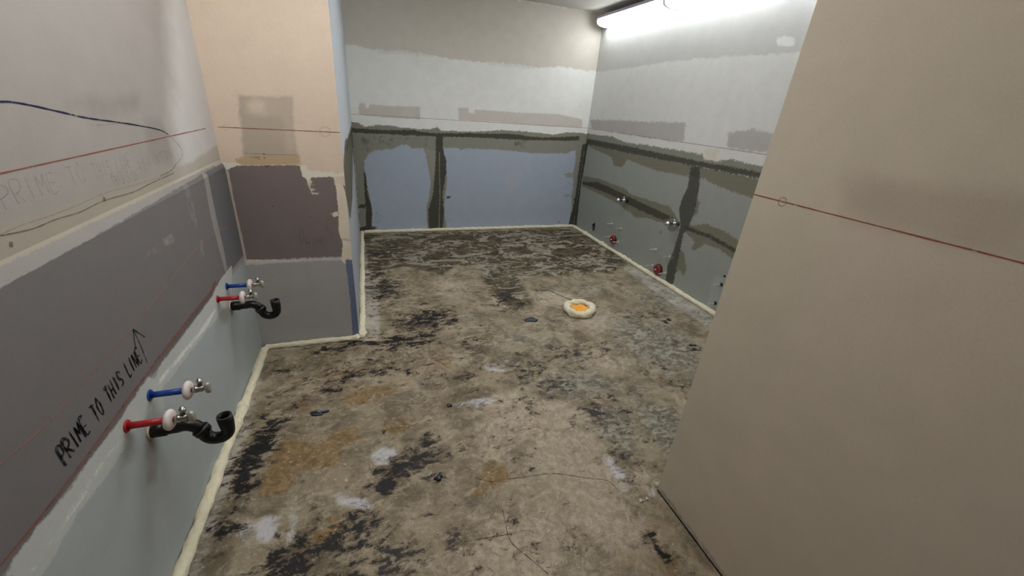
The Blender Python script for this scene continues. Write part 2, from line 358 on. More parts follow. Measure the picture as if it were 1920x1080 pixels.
# ---- right wall of the bay, with the carriers
layersE = [
 L((152,152,149), [crop(1100,0,4.174,[(60,568),(300,535),(500,505),(650,480),(850,462),(1050,445),(1300,432),(1500,420),(1700,400)])+W((1.6,2.0),(.9,2.0),(.9,ZC),(YD,ZC))], .006, 12, .01, .5),
 L((148,143,139), [c4([(165,110),(280,110),(420,120),(600,122),(600,180),(590,212),(440,195),(170,150)]), c4([(800,170),(900,150),(1010,175),(990,268),(790,235)])], .008, 25, .01, .7),
 L((210,212,212), [[(1457,71),(1472,68),(1488,70),(1491,80),(1487,87),(1460,86),(1456,80)]], .003, 30, .006, .8),
 L((185,176,150), [c4([(690,255),(760,240),(740,300),(695,290)])], .01, 30, .02, .5),
 L((96,97,89), [c4([(140,170),(200,180),(260,185),(330,215),(420,225),(520,242),(620,258),(680,268),(690,290),(740,302),(810,290),(860,305),(960,325),(1200,350),(1200,420),(960,375),(140,240)])], .006, 40, .002),
 L((108,111,107), [W((YD,1.2),(.9,1.2),(.9,-.05),(YD,-.05))], .002, 20, .003),
 L((86,84,73), [c4([(145,222),(340,262),(640,320),(945,380),(1100,410),(1080,520),(915,470),(820,440),(745,412),(690,380),(620,372),(560,360),(470,345),(405,320),(335,292),(310,328),(272,322),(262,282),(180,245)]),
                 c4([(130,368),(200,380),(330,430),(345,450),(440,482),(530,510),(562,560),(572,585),(500,585),(420,560),(370,560),(350,535),(320,520),(300,500),(262,480),(200,450),(125,415)]),
                 c4([(600,595),(700,590),(780,622),(845,665),(1000,760),(1000,840),(815,750),(760,705),(690,680),(645,712),(628,705),(645,670),(600,625)]),
                 c4([(570,700),(595,720),(606,800),(590,830),(578,800),(560,810)]), c4([(478,630),(498,612),(490,636)]), c4([(650,470),(668,490),(655,545),(630,560)]), c4([(510,580),(560,580),(550,625),(525,620)])], .006, 45, .003, .95),
 L((48,48,42), [c4([(148,195),(340,232),(640,296),(955,352),(1200,400),(1200,425),(945,382),(640,322),(330,262),(148,222)]),
                 c4([(628,325),(668,330),(666,400),(660,450),(640,540),(620,600),(592,640),(575,720),(545,868),(508,855),(520,780),(545,715),(565,650),(580,600),(572,520),(590,465),(612,420)]),
                 c4([(128,395),(200,397),(285,435),(325,455),(450,515),(545,560),(500,572),(400,530),(250,450),(128,405)]),
                 c4([(600,596),(720,640),(845,710),(1000,800),(1000,815),(835,725),(710,655),(600,615)])], .005, 35, .005, .88),
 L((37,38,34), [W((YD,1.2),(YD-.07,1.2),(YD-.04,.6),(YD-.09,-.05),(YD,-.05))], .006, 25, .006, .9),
 L((128,131,126), [c4([(330,430),(342,430),(330,520),(320,520)]), c4([(240,560),(320,560),(330,680),(240,690)]), c4([(440,670),(480,660),(480,720),(440,730)]), c4([(500,690),(550,690),(545,760),(500,750)])], .012, 30, .01, .35, .3),
 L((124,128,125), [c4([(735,830),(790,830),(760,960),(700,980),(715,900)])], .01, 20, .02, .4),
]
for l_ in layersE[4:]: l_['g'] = 2.4
wall_right = wall('wall_right', E_, (YS, YD), (0, ZC), (193,193,190), layersE, .0175, basevar=.03, gain=1.42, ampk=2.6)

# ---- near partition at the right
layersF = [
 L((132,122,111), [[(1585,340),(1640,330),(1760,345),(1925,380),(1925,492),(1780,470),(1575,422)]+[], W((-1.6,1.62),(.3,1.60),(.3,1.40),(-1.6,1.40))], .02, 6, .03, .6),
 L((136,127,116), [[(1575,400),(1540,480),(1500,570),(1460,680),(1400,810),(1360,900),(1330,960),(1306,1000)]+W((.80,-.02),(YS,-.02),(YS,1.38),(.3,1.38))], .02, 6, .03, .55),
 L((112,108,102), [W((YF,.035),(.6,.028),(-1.6,.028),(-1.6,0),(YF,0))], .008, 25, .004, .7),
]
layersF[1]['g'] = 2.4
wall_f = wall('wall_partition', Fw, (YS, YF), (0.004, ZC), (152,144,130), layersF, .025, basevar=.03, gain=1.8)
bm = bmesh.new(); add_box(bm, (XF+.001, YS, 0.004), (XF+.125, YF, ZC))
pm = simple('partition_end_paint', (205,200,190), .7, var=.05)
wall_f2 = tag(from_bm('trim_1', bm, pm), kind='structure')

# ---- ceiling and the wall behind
def plain(name, pl, ur, vr, c):
    me, _, _ = grid_mesh(name, pl, axis_samples(*ur, .5), axis_samples(*vr, .5))
    return tag(link(name, me, simple(name+'_material', c, .85, var=.06, scale=3)), kind='structure')
plain('ceiling', Plane(2, ZC, -1), (XA-.0, XE), (YS, YD), (205,202,195))
plain('wall_back', Plane(1, YS, 1), (XA, XE), (0, ZC), (178,168,152))

# ================================================================== FLOOR
FLOOR_GAIN = 1.7
def floor():
    nm = 'floor'
    me, U, V = grid_mesh(nm, G, axis_samples(XA, XE, .0175), axis_samples(YS, YD, .0175))
    def blobs(lst, scale=1.0):
        out = np.zeros(U.shape)
        for q in lst:
            px, py, ru, rv, s = q[:5]; ang = q[5] if len(q) > 5 else 0
            c = G.uv(px, py); du, dv = U-c[0], V-c[1]
            a = math.radians(ang); x = du*math.cos(a)+dv*math.sin(a); y = -du*math.sin(a)+dv*math.cos(a)
            out = np.maximum(out, s*np.exp(-((x/ru)**2+(y/rv)**2)))
        return np.clip(out, 0, 1)
    def put(name, v):
        a = me.attributes.new(name, 'FLOAT', 'POINT'); a.data.foreach_set('value', np.asarray(v, np.float32))
    def polys(ps):
        v = np.full(U.shape, -1.0)
        for p in ps: v = np.maximum(v, sdf(topoly(G, p), U, V))
        return v
    put('far', polys([[(680,440),(1085,428),(1110,448),(1180,492),(1150,510),(1060,516),(960,520),(930,505),(860,498),(830,515),(760,500),(700,520),(690,500)], [(905,505),(960,505),(985,540),(1000,572),(965,580),(930,555),(905,530)]]))
    put('black', blobs([(800,600,.28,.20,.95),(760,640,.25,.15,.9),(640,650,.25,.06,1),(720,530,.2,.5,.75),(880,640,.25,.2,.6),(950,560,.2,.3,.8),
        (490,830,.10,.22,1,-10),(460,900,.07,.25,1,-10),(430,990,.07,.12,.7),(600,775,.08,.04,1.0),(770,870,.16,.10,1,20),(820,900,.09,.06,1),(800,830,.06,.08,1),(740,910,.14,.06,.9),
        (650,1000,.12,.12,.8),(540,1060,.12,.12,.9),(740,1040,.1,.08,.8),(700,1070,.2,.08,.7),(530,700,.15,.08,.7),(700,690,.5,.15,.6),(620,720,.4,.2,.55),
        (1000,690,.2,.2,.6),(1060,720,.2,.15,.65),(1130,770,.2,.2,.6),(1170,870,.10,.14,.75),(1185,900,.05,.05,1),(1250,1040,.05,.12,1,25),(1275,720,.15,.3,.5),(1240,600,.3,.3,.35),(1080,660,.3,.15,.5),
        (860,700,.3,.15,.5),(480,790,.12,.08,.8),(840,545,.2,.2,.3),(720,470,.3,.3,.5),(900,770,.5,.25,.25),(1000,900,.5,.3,.12),(850,1020,.5,.2,.25),(1290,650,.1,.15,.5)]))
    put('ochre', blobs([(600,860,.13,.10,1),(545,850,.11,.12,1),(520,900,.10,.10,.9),(650,820,.12,.08,.8),(680,740,.2,.12,.75),(750,800,.15,.1,.7),(930,890,.08,.09,.9),(900,920,.06,.06,.7),
        (620,990,.08,.08,.7),(560,760,.12,.12,.6),(860,760,.3,.2,.4),(1000,800,.2,.14,.45),(820,680,.3,.2,.5),(1230,985,.07,.05,.5),(1180,1050,.12,.1,.5),(1250,1060,.08,.08,.6),(1060,950,.3,.2,.35),
        (1160,500,.35,.12,.55),(760,520,.2,.25,.45),(1100,460,.4,.2,.4),(640,700,.2,.1,.6),(900,600,.4,.2,.25),(500,1070,.2,.1,.5),(1250,560,.3,.2,.25)]))
    put('green', blobs([(1230,640,.4,.5,.9),(1250,800,.16,.3,1),(1150,800,.15,.25,.8,-20),(1080,720,.3,.2,.8),(1060,490,.8,.22,.7),(1100,540,.5,.25,.5),(980,640,.4,.2,.55),(1240,560,.5,.5,.6),(870,590,.3,.3,.4),(820,560,.3,.4,.4)]))
    put('pink', blobs([(1040,560,.22,.16,1),(1130,600,.3,.2,.7),(1000,790,.35,.2,.9),(1060,850,.25,.2,.9),(1100,900,.2,.2,.8),(930,850,.2,.15,.5),(840,540,.3,.25,.6),(1200,900,.1,.1,.5),(960,750,.2,.1,.7),(700,1000,.2,.1,.3),(430,850,.06,.3,.6),(700,600,.05,.4,.8),(1000,1000,.35,.2,.6),(950,1060,.5,.2,.6),(1150,980,.2,.2,.7),(1160,680,.4,.2,.5)]))
    put('pale', polys([[(618,928),(640,925),(690,940),(705,952),(690,958),(640,948)], [(475,985),(500,965),(530,970),(520,1000),(500,1020),(480,1010)],
        [(445,1000),(465,975),(470,990),(450,1035)], [(1120,855),(1140,850),(1160,870),(1185,910),(1170,925),(1150,890)], [(695,855),(720,838),(750,845),(735,868),(710,872)], [(905,685),(950,675),(975,680),(960,695),(915,697)],
        [(545,965),(560,960),(550,1010),(535,1040)], [(1210,925),(1230,915),(1225,935)], [(830,760),(910,745),(935,750),(900,765)]]))
    put('strip', polys([[(677,640),(676,440),(692,440),(712,520),(712,640)], W((XE-.02,YD),(XE,2),(XE,1.6),(XE-.22,1.6),(XE-.26,2.6),(XE-.22,3.5),(XE-.14,4.6)), W((XA,-1.6),(XA+.08,-1.6),(XA+.10,1.6),(XA+.07,2.5),(-.2,2.53),(-.1,2.45),(-.1,2.6),(XA,2.6)),
        ]))
    n = N('floor_material', .62, .35)
    mp = n.new('ShaderNodeMapping'); mp.inputs['Scale'].default_value = (.62, 1, 1); n.link(n.tc, mp.inputs[0]); sv = mp.outputs[0]
    big = n.noise(1.3, 5, .65); mid = n.noise(5, 6, .7, .5, off=2); fin = n.noise(28, 6, .75, .6, off=4); grain = n.noise(130, 4, .75, off=6)
    wig = n.math('MULTIPLY', n.math('SUBTRACT', n.noise(7, 7, .78, 1.0, off=8), .5), 1.6)
    lump = n.noise(5.5, 5, .7, 1.0, off=17, vec=sv); flake = n.noise(24, 6, .74, .35, off=11, vec=sv); flake2 = n.noise(52, 5, .74, .3, off=14, vec=sv)
    scrape = n.noise(11, 7, .78, .8, off=19, vec=sv)
    M = lambda *a: n.math(*a)
    # worn concrete in greys and browns
    col = n.mix(n.step(mid, .36, .64), srgb(82,73,58), srgb(122,111,92))
    col = n.mix(M('MULTIPLY', n.step(scrape, .50, .62), .6), col, srgb(140,131,114))
    col = n.mix(M('MULTIPLY', n.step(fin, .50, .70), .45), col, srgb(150,140,126))
    # clean pinkish concrete
    pk = n.step(M('ADD', n.attr('pink'), wig), .25, .6)
    col = n.mix(M('MULTIPLY', pk, .75), col, n.mix(n.step(fin, .35, .65), srgb(127,115,99), srgb(155,144,128)))
    # grey green film
    gr = n.step(M('ADD', n.attr('green'), wig), .3, .7)
    col = n.mix(M('MULTIPLY', gr, .8), col, n.mix(n.step(n.noise(20, 6, .75, 1.0, off=41, vec=sv), .42, .6), srgb(72,70,60), srgb(132,128,116)))
    # ochre adhesive stain
    oc = n.step(M('ADD', n.attr('ochre'), M('MULTIPLY', wig, 1.1)), .42, .62)
    col = n.mix(M('MULTIPLY', oc, M('MULTIPLY', n.step(scrape, .66, .52), .8)), col, n.mix(n.step(fin, .35, .7), srgb(86,66,38), srgb(124,100,64)))
    # pale mud along the walls and in scraped patches
    st = n.step(M('ADD', n.attr('strip'), M('MULTIPLY', wig, .06)), -.015, .02)
    col = n.mix(M('MULTIPLY', st, M('MULTIPLY', n.step(scrape, .36, .54), .85)), col, n.mix(n.step(mid, .35, .65), srgb(116,114,107), srgb(150,146,139)))
    # dark mastic field at the far end with light peeled patches
    fr = n.step(M('ADD', n.attr('far'), M('MULTIPLY', wig, .16)), -.03, .03)
    fcol = n.mix(n.step(n.noise(12, 6, .75, .8, off=27, vec=sv), .4, .62), srgb(34,29,20), srgb(78,68,48))
    fcol = n.mix(M('MULTIPLY', n.step(flake, .56, .62), .7), fcol, srgb(96,90,74))
    peel = n.step(M('ADD', n.noise(5, 8, .74, 1.6, off=23, vec=sv), M('MULTIPLY', M('SUBTRACT', flake, .5), .25)), .515, .535)
    fcol = n.mix(M('MULTIPLY', peel, .85), fcol, n.mix(n.step(fin, .4, .6), srgb(112,107,94), srgb(134,129,116)))
    col = n.mix(M('MULTIPLY', fr, .95), col, fcol)
    pa = n.step(M('ADD', n.attr('pale'), M('MULTIPLY', wig, .045)), -.010, .014)
    col = n.mix(M('MULTIPLY', pa, M('MULTIPLY', n.step(scrape, .40, .56), .8)), col, srgb(158,158,162))
    # small pale specks
    col = n.mix(M('MULTIPLY', n.step(n.noise(48, 5, .7, off=31, vec=sv), .64, .68), .7), col, srgb(172,166,155))
    # black flakes with a brown film round them
    dens = M('ADD', n.attr('black'), .09)
    mixn = M('ADD', M('MULTIPLY', lump, .34), M('MULTIPLY', flake, .66))
    th = M('SUBTRACT', .632, M('MULTIPLY', dens, .155))
    d1 = M('SUBTRACT', mixn, th)
    col = n.mix(M('MULTIPLY', n.step(d1, -.06, .0), .62), col, srgb(58,47,35))
    f2 = n.step(d1, .004, .018)
    f3 = n.step(M('SUBTRACT', M('ADD', M('MULTIPLY', flake2, .75), M('MULTIPLY', lump, .25)), M('SUBTRACT', .655, M('MULTIPLY', dens, .11))), 0, .014)
    blk = M('MAXIMUM', f2, f3)
    col = n.mix(M('MULTIPLY', blk, .95), col, n.mix(n.step(flake2, .45, .7), srgb(6,6,6), srgb(27,30,38)))
    k = M('ADD', M('MULTIPLY', M('SUBTRACT', grain, .5), 1.1), M('ADD', M('MULTIPLY', M('SUBTRACT', big, .5), .35), FLOOR_GAIN))
    col = n.mix(1.0, col, k, 'MULTIPLY'); n.color(col)
    n.put(n.b.inputs['Roughness'], M('SUBTRACT', .68, M('MULTIPLY', blk, .3)))
    n.bump(M('ADD', M('MULTIPLY', fin, .5), M('ADD', M('MULTIPLY', blk, .5), M('MULTIPLY', grain, .2))), .5, .006)
    return tag(link(nm, me, n.mat), kind='structure')
floor_o = floor()

# ================================================================== MARKS ON THE WALLS
red_chalk = worn('red_chalk', (148,88,74), 1.3, 25); red_faint = worn('red_chalk_faint', (168,126,110), 1.3, 25)
pencil = worn('pencil', (78,76,78), .55, 60); pencil_f = worn('pencil_faint', (96,90,86), .30, 60)
marker = worn('black_marker', (28,28,38), .85, 60); bluepen = worn('blue_marker', (36,42,70), 1.2, 40)
crackm = worn('crack', (44,38,32), 1.2, 80); hair = worn('hairline_crack', (60,50,42), .8, 60)
lineA = [[(-40,334),(200,281),(395,239)]]
mark('chalk_line', A, [W((-1.0,ZR),(2.46,ZR))], .0032, red_chalk, wall_left, n=80)
mark('chalk_line', B, [W((-.735,ZR),(XC,ZR))], .0035, red_chalk, wall_jut, n=40)
mark('chalk_line', D, [W((XC,ZR),(XE,ZR))], .004, red_faint, wall_far, n=80)
mark('chalk_line', E_, [W((YD-.05,ZR),(1.5,ZR))], .004, red_faint, wall_right, n=80)
mark('chalk_line', Fw, [W((YF,ZR),(-1.5,ZR))], .0035, red_chalk, wall_f, n=80)
mark('chalk_line', A, [c2([(0,1042),(165,840),(330,622),(520,362),(640,200),(800,-2),(870,-90)])], .005, red_chalk, wall_left)
mark('board_joint', A, [[(0,870),(110,770),(250,610),(385,448),(430,425)]], .0025, red_faint, wall_left)
def ring(pl, u, v, r, a0=0, a1=2*PI): return [('w', u+r*math.cos(t), v+r*math.sin(t)) for t in np.linspace(a0, a1, 16)]
uB = B.uv(424,239); uB2 = B.uv(609,247)
mark('pencil_ring', B, [ring(B, uB[0], ZR, .014), ring(B, uB2[0], ZR, .028), ring(B, uB2[0]+.006, ZR+.002, .025)], .002, pencil_f, wall_jut)
uF = Fw.uv(1468,378)
mark('pencil_ring', Fw, [ring(Fw, uF[0], ZR, .0135), ring(Fw, uF[0]+.002, ZR-.001, .0125)], .0013, pencil, wall_f)
mark('pencil_ring', B, [c5([(890,1010),(850,990),(820,1020),(822,1070),(850,1110),(890,1120)])], .002, pencil, wall_jut)
# pen curves on the upper left wall
mark('pen_line', A, [c1([(-40,378),(0,381),(40,382),(120,396),(240,423),(330,443),(480,464),(595,486),(630,504)])], .0042, bluepen, wall_left)
mark('pencil_line', A, [c1([(630,504),(655,530),(680,560),(682,585),(660,615),(640,640),(600,660)]), c1([(0,884),(60,872),(130,855),(210,822),(300,795),(390,752),(500,720),(560,690),(650,650)])], .003, pencil, wall_left)
mark('pencil_line', A, [c1([(0,880),(80,845),(200,805),(300,765),(400,722),(500,695),(600,665),(650,645)]), c1([(360,470),(470,460)])], .002, pencil_f, wall_left)
mark('pencil_spot', A, [c1([(33,916),(47,918)]), c1([(385,746),(394,748)])], .012, pencil, wall_left, n=3)
GL = {'P': [[(0,0),(0,1),(.6,.95),(.6,.55),(0,.5)]], 'R': [[(0,0),(0,1),(.6,.95),(.6,.55),(0,.5)], [(.15,.5),(.65,0)]], 'I': [[(.3,0),(.3,1)]], 'M': [[(0,0),(.05,1),(.35,.4),(.65,1),(.75,0)]],
      'E': [[(.6,1),(0,1),(0,0),(.6,0)], [(0,.5),(.5,.5)]], 'T': [[(0,1),(.7,1)], [(.35,1),(.35,0)]], 'O': [[(.3,1),(0,.6),(.1,.05),(.5,0),(.7,.5),(.3,1)]], 'H': [[(0,0),(0,1)], [(.6,0),(.6,1)], [(0,.5),(.6,.5)]],
      'S': [[(.6,.9),(.2,1),(.05,.7),(.55,.4),(.5,.05),(0,.05)]], 'L': [[(0,1),(0,0),(.55,0)]], 'N': [[(0,0),(0,1),(.6,0),(.6,1)]], 'Y': [[(0,1),(.3,.5),(.6,1)], [(.3,.5),(.3,0)]], 'X': [[(0,0),(.6,1)], [(0,1),(.6,0)]],
      'A': [[(0,0),(.3,1),(.6,0)], [(.1,.4),(.5,.4)]], 'G': [[(.6,.9),(.2,1),(0,.5),(.2,0),(.6,.1),(.6,.5),(.35,.5)]], ' ': [], 'D': [[(0,0),(0,1),(.5,.9),(.65,.5),(.5,.1),(0,0)]]}
def write(pl, text, a, b, h, jit=.05):
    # baseline runs from a to b (wall coordinates), letters of height h
    a, b = np.array(a), np.array(b); d = b-a; Ln = np.hypot(*d); d = d/Ln; nrm = np.array([-d[1], d[0]]); adv = Ln/len(text); out = []
    for i, ch in enumerate(text):
        for s in GL[ch]:
            out.append([('w', *(a+d*(i*adv+x*adv*1.02+random.uniform(-jit, jit)*adv)+nrm*(y*h*random.uniform(.92, 1.08)+random.uniform(-jit, jit)*h))) for x, y in s])
    return out
ta, tb = A.uv(122,872), A.uv(268,672)
mark('handwriting', A, write(A, 'PRIME TO THIS LINE', ta, tb, .054, .07)+write(A, 'PRIME TO THIS LINE', ta, tb, .050, .12), .0042, marker, wall_left, 'black marker handwriting PRIME TO THIS LINE', smooth=True, n=3)
mark('handwriting', A, [[(255,655),(252,640),(249,617)], [(249,617),(262,626),(271,632)], [(249,617),(262,645),(276,680)]], .004, marker, wall_left, 'black marker arrow pointing up')
mark('handwriting', A, write(A, 'PRIME TO', A.uv(10,392), A.uv(166,338), .05)+write(A, 'THIS LINE', A.uv(180,338), A.uv(250,312), .045)+write(A, 'AGAINST', A.uv(262,325), A.uv(318,300), .04)+write(A, 'THIS SIDE', A.uv(212,350), A.uv(262,335), .03, .12), .0022, pencil_f, wall_left, 'faint pencil handwriting', n=3)
mark('handwriting', B, write(B, 'PRIME', B.uv(565,460), B.uv(615,458), .045)+[[(560,452),(565,425),(572,450)]], .002, pencil, wall_jut, 'pencil arrow and word', n=3)
mark('board_print', B, write(B, 'TYPE X', B.uv(470,298), B.uv(500,298), .012), .0018, worn('print_ink', (96,74,48), .9), wall_jut, n=2)
mark('board_edge', B, [c5([(225,530),(365,536),(605,543)])], .002, pencil, wall_jut)
mark('board_nick', B, [c5([(355,535),(375,535)]), c5([(378,626),(395,626)]), c5([(425,914),(440,914)]), c5([(695,989),(706,989)])], .004, marker, wall_jut, n=2)
mark('tape_edge', B, [c5([(72,648),(110,850),(150,1050),(190,1280)]), c5([(112,650),(152,860),(202,1090)])], .002, pencil, wall_jut)
mark('board_joint', Fw, [W((YF,.004),(-1.5,.004))], .012, crackm, wall_f, n=60)
mark('crack', G, [crop(380,740,1.959,[(980,300),(1060,320),(1110,312),(1200,300),(1290,290),(1400,305),(1490,318),(1530,360)]), crop(380,740,1.959,[(1100,420),(1112,470),(1120,510),(1140,550),(1200,600),(1270,660)]), crop(380,740,1.959,[(960,540),(1050,525),(1110,515),(1190,498),(1215,510)])], .0025, hair, floor_o, wob=.7)
mark('crack', G, [crop(640,420,2.7,[(960,335),(1050,338),(1090,355),(1165,385),(1180,392)])], .012, crackm, floor_o, wob=.5)
scratch = worn('pale_scratch', (172,158,128), .6, 50)
mark('scratch', G, [crop(380,620,4.155,[(570,515),(680,455),(780,395)]), crop(380,620,4.155,[(740,255),(880,320),(1060,390)]), crop(380,620,4.155,[(600,850),(850,820),(1200,755)]), crop(380,620,4.155,[(930,1030),(1020,930),(1100,865),(1170,850)])], .005, scratch, floor_o, wob=.6)

# ================================================================== FOAM BEADS
foam_n = N('expanding_foam', .7, .35)
fv = foam_n.noise(60, 4); foam_n.color(foam_n.mix(fv, srgb(222,212,180), srgb(246,240,216)))
foam_n.b.inputs['Subsurface Weight'].default_value = 0.0
foam_n.bump(foam_n.noise(70, 4), .5, .01); foam = foam_n.mat
def nz1(t, seed, f=1.0):
    return sum(math.sin(t*f*k+seed*k*1.7)/k**.7 for k in (1, 2.3, 4.1, 7.7, 13.1))/2.2
def foam_bead(name, a, b, r, label, seed, ends=0.0, lumps=()):
    a, b = Vector(a), Vector(b); Ln = (b-a).length; n = int(Ln/.006); bm = bmesh.new(); ax_ = (b-a).normalized(); s_, u_ = frame(ax_)
    if u_.z < 0: u_ = -u_
    rings = []; K = 18
    for i in range(n+1):
        t = i/n*Ln; p = a+ax_*t
        rr = r*(1+.16*nz1(t, seed, 14)+.05*nz1(t, seed+3, 50))
        for lt, la in lumps: rr += la*math.exp(-((t-lt)/.018)**2)
        e = min(t, Ln-t)/(r*.8)
        if e < 1: rr *= math.sqrt(max(.04, 1-(1-e)**2))
        off = s_*(.004*nz1(t, seed+7, 8))
        ring_ = []
        for k in range(K):
            an = 2*PI*k/K; q = rr*(1+.06*math.sin(3*an+t*60+seed)+.05*math.sin(5*an-t*95))
            v = p+off+s_*math.cos(an)*q+u_*math.sin(an)*q*.9
            v.z = max(v.z, .0005); ring_.append(bm.verts.new(v-a))
        rings.append(ring_)
    for x, y in zip(rings, rings[1:]):
        for k in range(K): bm.faces.new((x[k], x[(k+1) % K], y[(k+1) % K], y[k]))
    bm.faces.new(rings[0][::-1]); bm.faces.new(rings[-1])
    o = from_bm(name, bm, foam, None, True, loc=a)
    return tag(o, label, 'foam bead', 'foam beads along the floor edge')
foam_bead('foam_bead', (XA+.036, -.3, .012), (XA+.036, YB-.03, .012), .0235, 'cream foam bead along the foot of the left wall with pipes', 1, lumps=[(G.uv(452,770)[1]+.3,.014),(G.uv(440,800)[1]+.3,.010),(G.uv(470,700)[1]+.3,.006)])
foam_bead('foam_bead', (XA+.03, YB-.024, .014), (XC+.005, YB-.024, .014), .020, 'short cream foam bead at the foot of the jutting wall facing the room', 2, lumps=[(.58,.010)])
foam_bead('foam_bead', (XC+.022, YB-.03, .014), (XC+.022, YD-.01, .014), .022, 'cream foam bead running back along the side of the jutting wall', 3, lumps=[(.05,.012),(.9,.008)])
foam_bead('foam_bead', (XC+.04, YD-.024, .016), (XE-.02, YD-.024, .016), .024, 'lumpy cream foam bead along the foot of the far wall', 4, lumps=[(.6,.008),(1.6,.01),(2.2,.014),(2.75,.01)])
foam_bead('foam_bead', (XE-.024, YD-.04, .016), (XE-.024, 1.9, .016), .025, 'cream foam bead along the foot of the right wall below the red caps', 5, lumps=[(.35,.012),(.8,.01),(1.3,.006)])

# ================================================================== FLOOR DRAIN
dc = G.uv(1086, 583); dcv = Vector((dc[0], dc[1], 0))
bm = bmesh.new(); K, Nn = 20, 72; rings = []
for i in range(Nn):
    t = 2*PI*i/Nn; R_ = .113*(1+.07*math.sin(2*t+.6)+.04*math.sin(3*t+1)+.02*math.sin(7*t)); r_ = .031*(1+.12*math.sin(5*t+2)+.10*math.sin(9*t)+.06*math.sin(17*t+1))
    ring_ = []
    for k in range(K):
        an = 2*PI*k/K; q = r_*(1+.07*math.sin(4*an+6*t)+.05*math.sin(7*an-11*t))
        ring_.append(bm.verts.new((math.cos(t)*(R_+q*math.cos(an)), math.sin(t)*(R_+q*math.cos(an)), max(.0005, .024+q*math.sin(an)))))
    rings.append(ring_)
for i in range(Nn):
    x, y = rings[i], rings[(i+1) % Nn]
    for k in range(K): bm.faces.new((x[k], x[(k+1) % K], y[(k+1) % K], y[k]))
ringo = tag(from_bm('foam_ring', bm, foam, None, True, loc=dcv), 'ring of cream foam around the drain in the middle of the floor', 'foam ring')
om = simple('orange_sheet', (250,176,60), .5, var=.08, scale=25)
bm = bmesh.new(); gn = 22; vs = {}
for i in range(gn+1):
    for j in range(gn+1):
        x, y = i/gn*2-1, j/gn*2-1; x, y = x*math.sqrt(1-y*y/2), y*math.sqrt(1-x*x/2)
        z = .024+.008*math.sin(4.2*x+1)*math.cos(3.3*y)+.006*math.sin(9*x+5*y)+.014*max(0, x-.5)
        vs[i, j] = bm.verts.new((x*.078, y*.070, z+.002))
for i in range(gn):
    for j in range(gn): bm.faces.new((vs[i, j], vs[i+1, j], vs[i+1, j+1], vs[i, j+1]))
oc = from_bm('drain_cover', bm, om, None, False, loc=dcv)
so = oc.modifiers.new('thick', 'SOLIDIFY'); so.thickness = .0015
tag(oc, 'crumpled bright orange sheet stuffed inside the foam ring', 'drain cover')
bm = bmesh.new(); lathe(bm, [(0,.085),(.0012,.085)], (0,0,1)); tag(from_bm('floor_sump', bm, simple('drain_dark', (50,46,40), .6), None, False, loc=dcv+Vector((0,0,.0005))), 'dark round floor drain beneath the orange sheet', 'drain')

# ================================================================== PIPE STUBS ON THE LEFT WALL
copper = simple('copper', (150,96,66), .35, 1.0, var=.2); steel = simple('brushed_chrome', (190,188,182), .25, 1.0, var=.1)
white_foam = simple('white_plastic', (226,216,212), .45, var=.04); abs_black = simple('black_abs_plastic', (7,7,8), .38, spec=.4, var=.3)
abs_seam = simple('abs_seam', (84,82,80), .4, var=.2)
blue_pl = simple('blue_sleeve', (22,66,150), .4, var=.15); red_pl = simple('red_sleeve', (176,36,44), .4, var=.15)
paste = simple('dried_paste', (206,186,172), .8, var=.15); handle_m = simple('handle_grey', (176,174,166), .4, .4, var=.08)
XS = XA+.015
def stop_valve(y, z, col, cname, label):
    t = empty('stop_valve', (XS, y, z), label, 'shut-off valve', 'shut-off valves on the left wall')
    bm = bmesh.new(); lathe(bm, [(0,.0105),(.104,.0105)]); from_bm('sleeve', bm, col, t, True)['label'] = cname+' plastic sleeve'
    bm = bmesh.new(); lathe(bm, [(0,.02),(.003,.018),(.003,.011)]); from_bm('wall_ring', bm, col, t, True)
    bm = bmesh.new(); lathe(bm, [(.096,.012),(.097,.022),(.100,.029),(.105,.0325),(.110,.032),(.115,.027),(.117,.014)], n=36); from_bm('collar', bm, white_foam, t, True)['label'] = 'round white plastic collar'
    bm = bmesh.new(); lathe(bm, [(.108,.0082),(.130,.0082)]); from_bm('copper_pipe', bm, copper, t, True)['label'] = 'short bare copper pipe'
    bm = bmesh.new(); lathe(bm, [(.122,.010),(.124,.013),(.134,.013),(.136,.011),(.150,.011),(.152,.008),(.164,.006)], n=12)
    lathe(bm, [(0,.007),(.018,.007),(.019,.010),(.027,.010),(.028,.006),(.034,.006)], (0,.25,1), (.143,0,.004), 12)
    from_bm('valve_body', bm, steel, t, True)
    bm = bmesh.new(); lathe(bm, [(.156,.010),(.159,.020),(.164,.0215),(.170,.0205),(.173,.012)], (1,0,0), n=28, sc2=.62); from_bm('oval_handle', bm, handle_m, t, True)
    return t
stop_valve(*(float(q) for q in A.uv(281,741)), blue_pl, 'blue', 'nearer shut-off valve with blue sleeve and white collar on left wall')
stop_valve(*(float(q) for q in A.uv(238,799)), red_pl, 'red', 'nearer shut-off valve with red sleeve beside the black trap')
stop_valve(*(float(q) for q in A.uv(425,537)), blue_pl, 'blue', 'farther shut-off valve with blue sleeve near the corner of left wall')
stop_valve(*(float(q) for q in A.uv(408,561)), red_pl, 'red', 'farther shut-off valve with red sleeve above the second black trap')
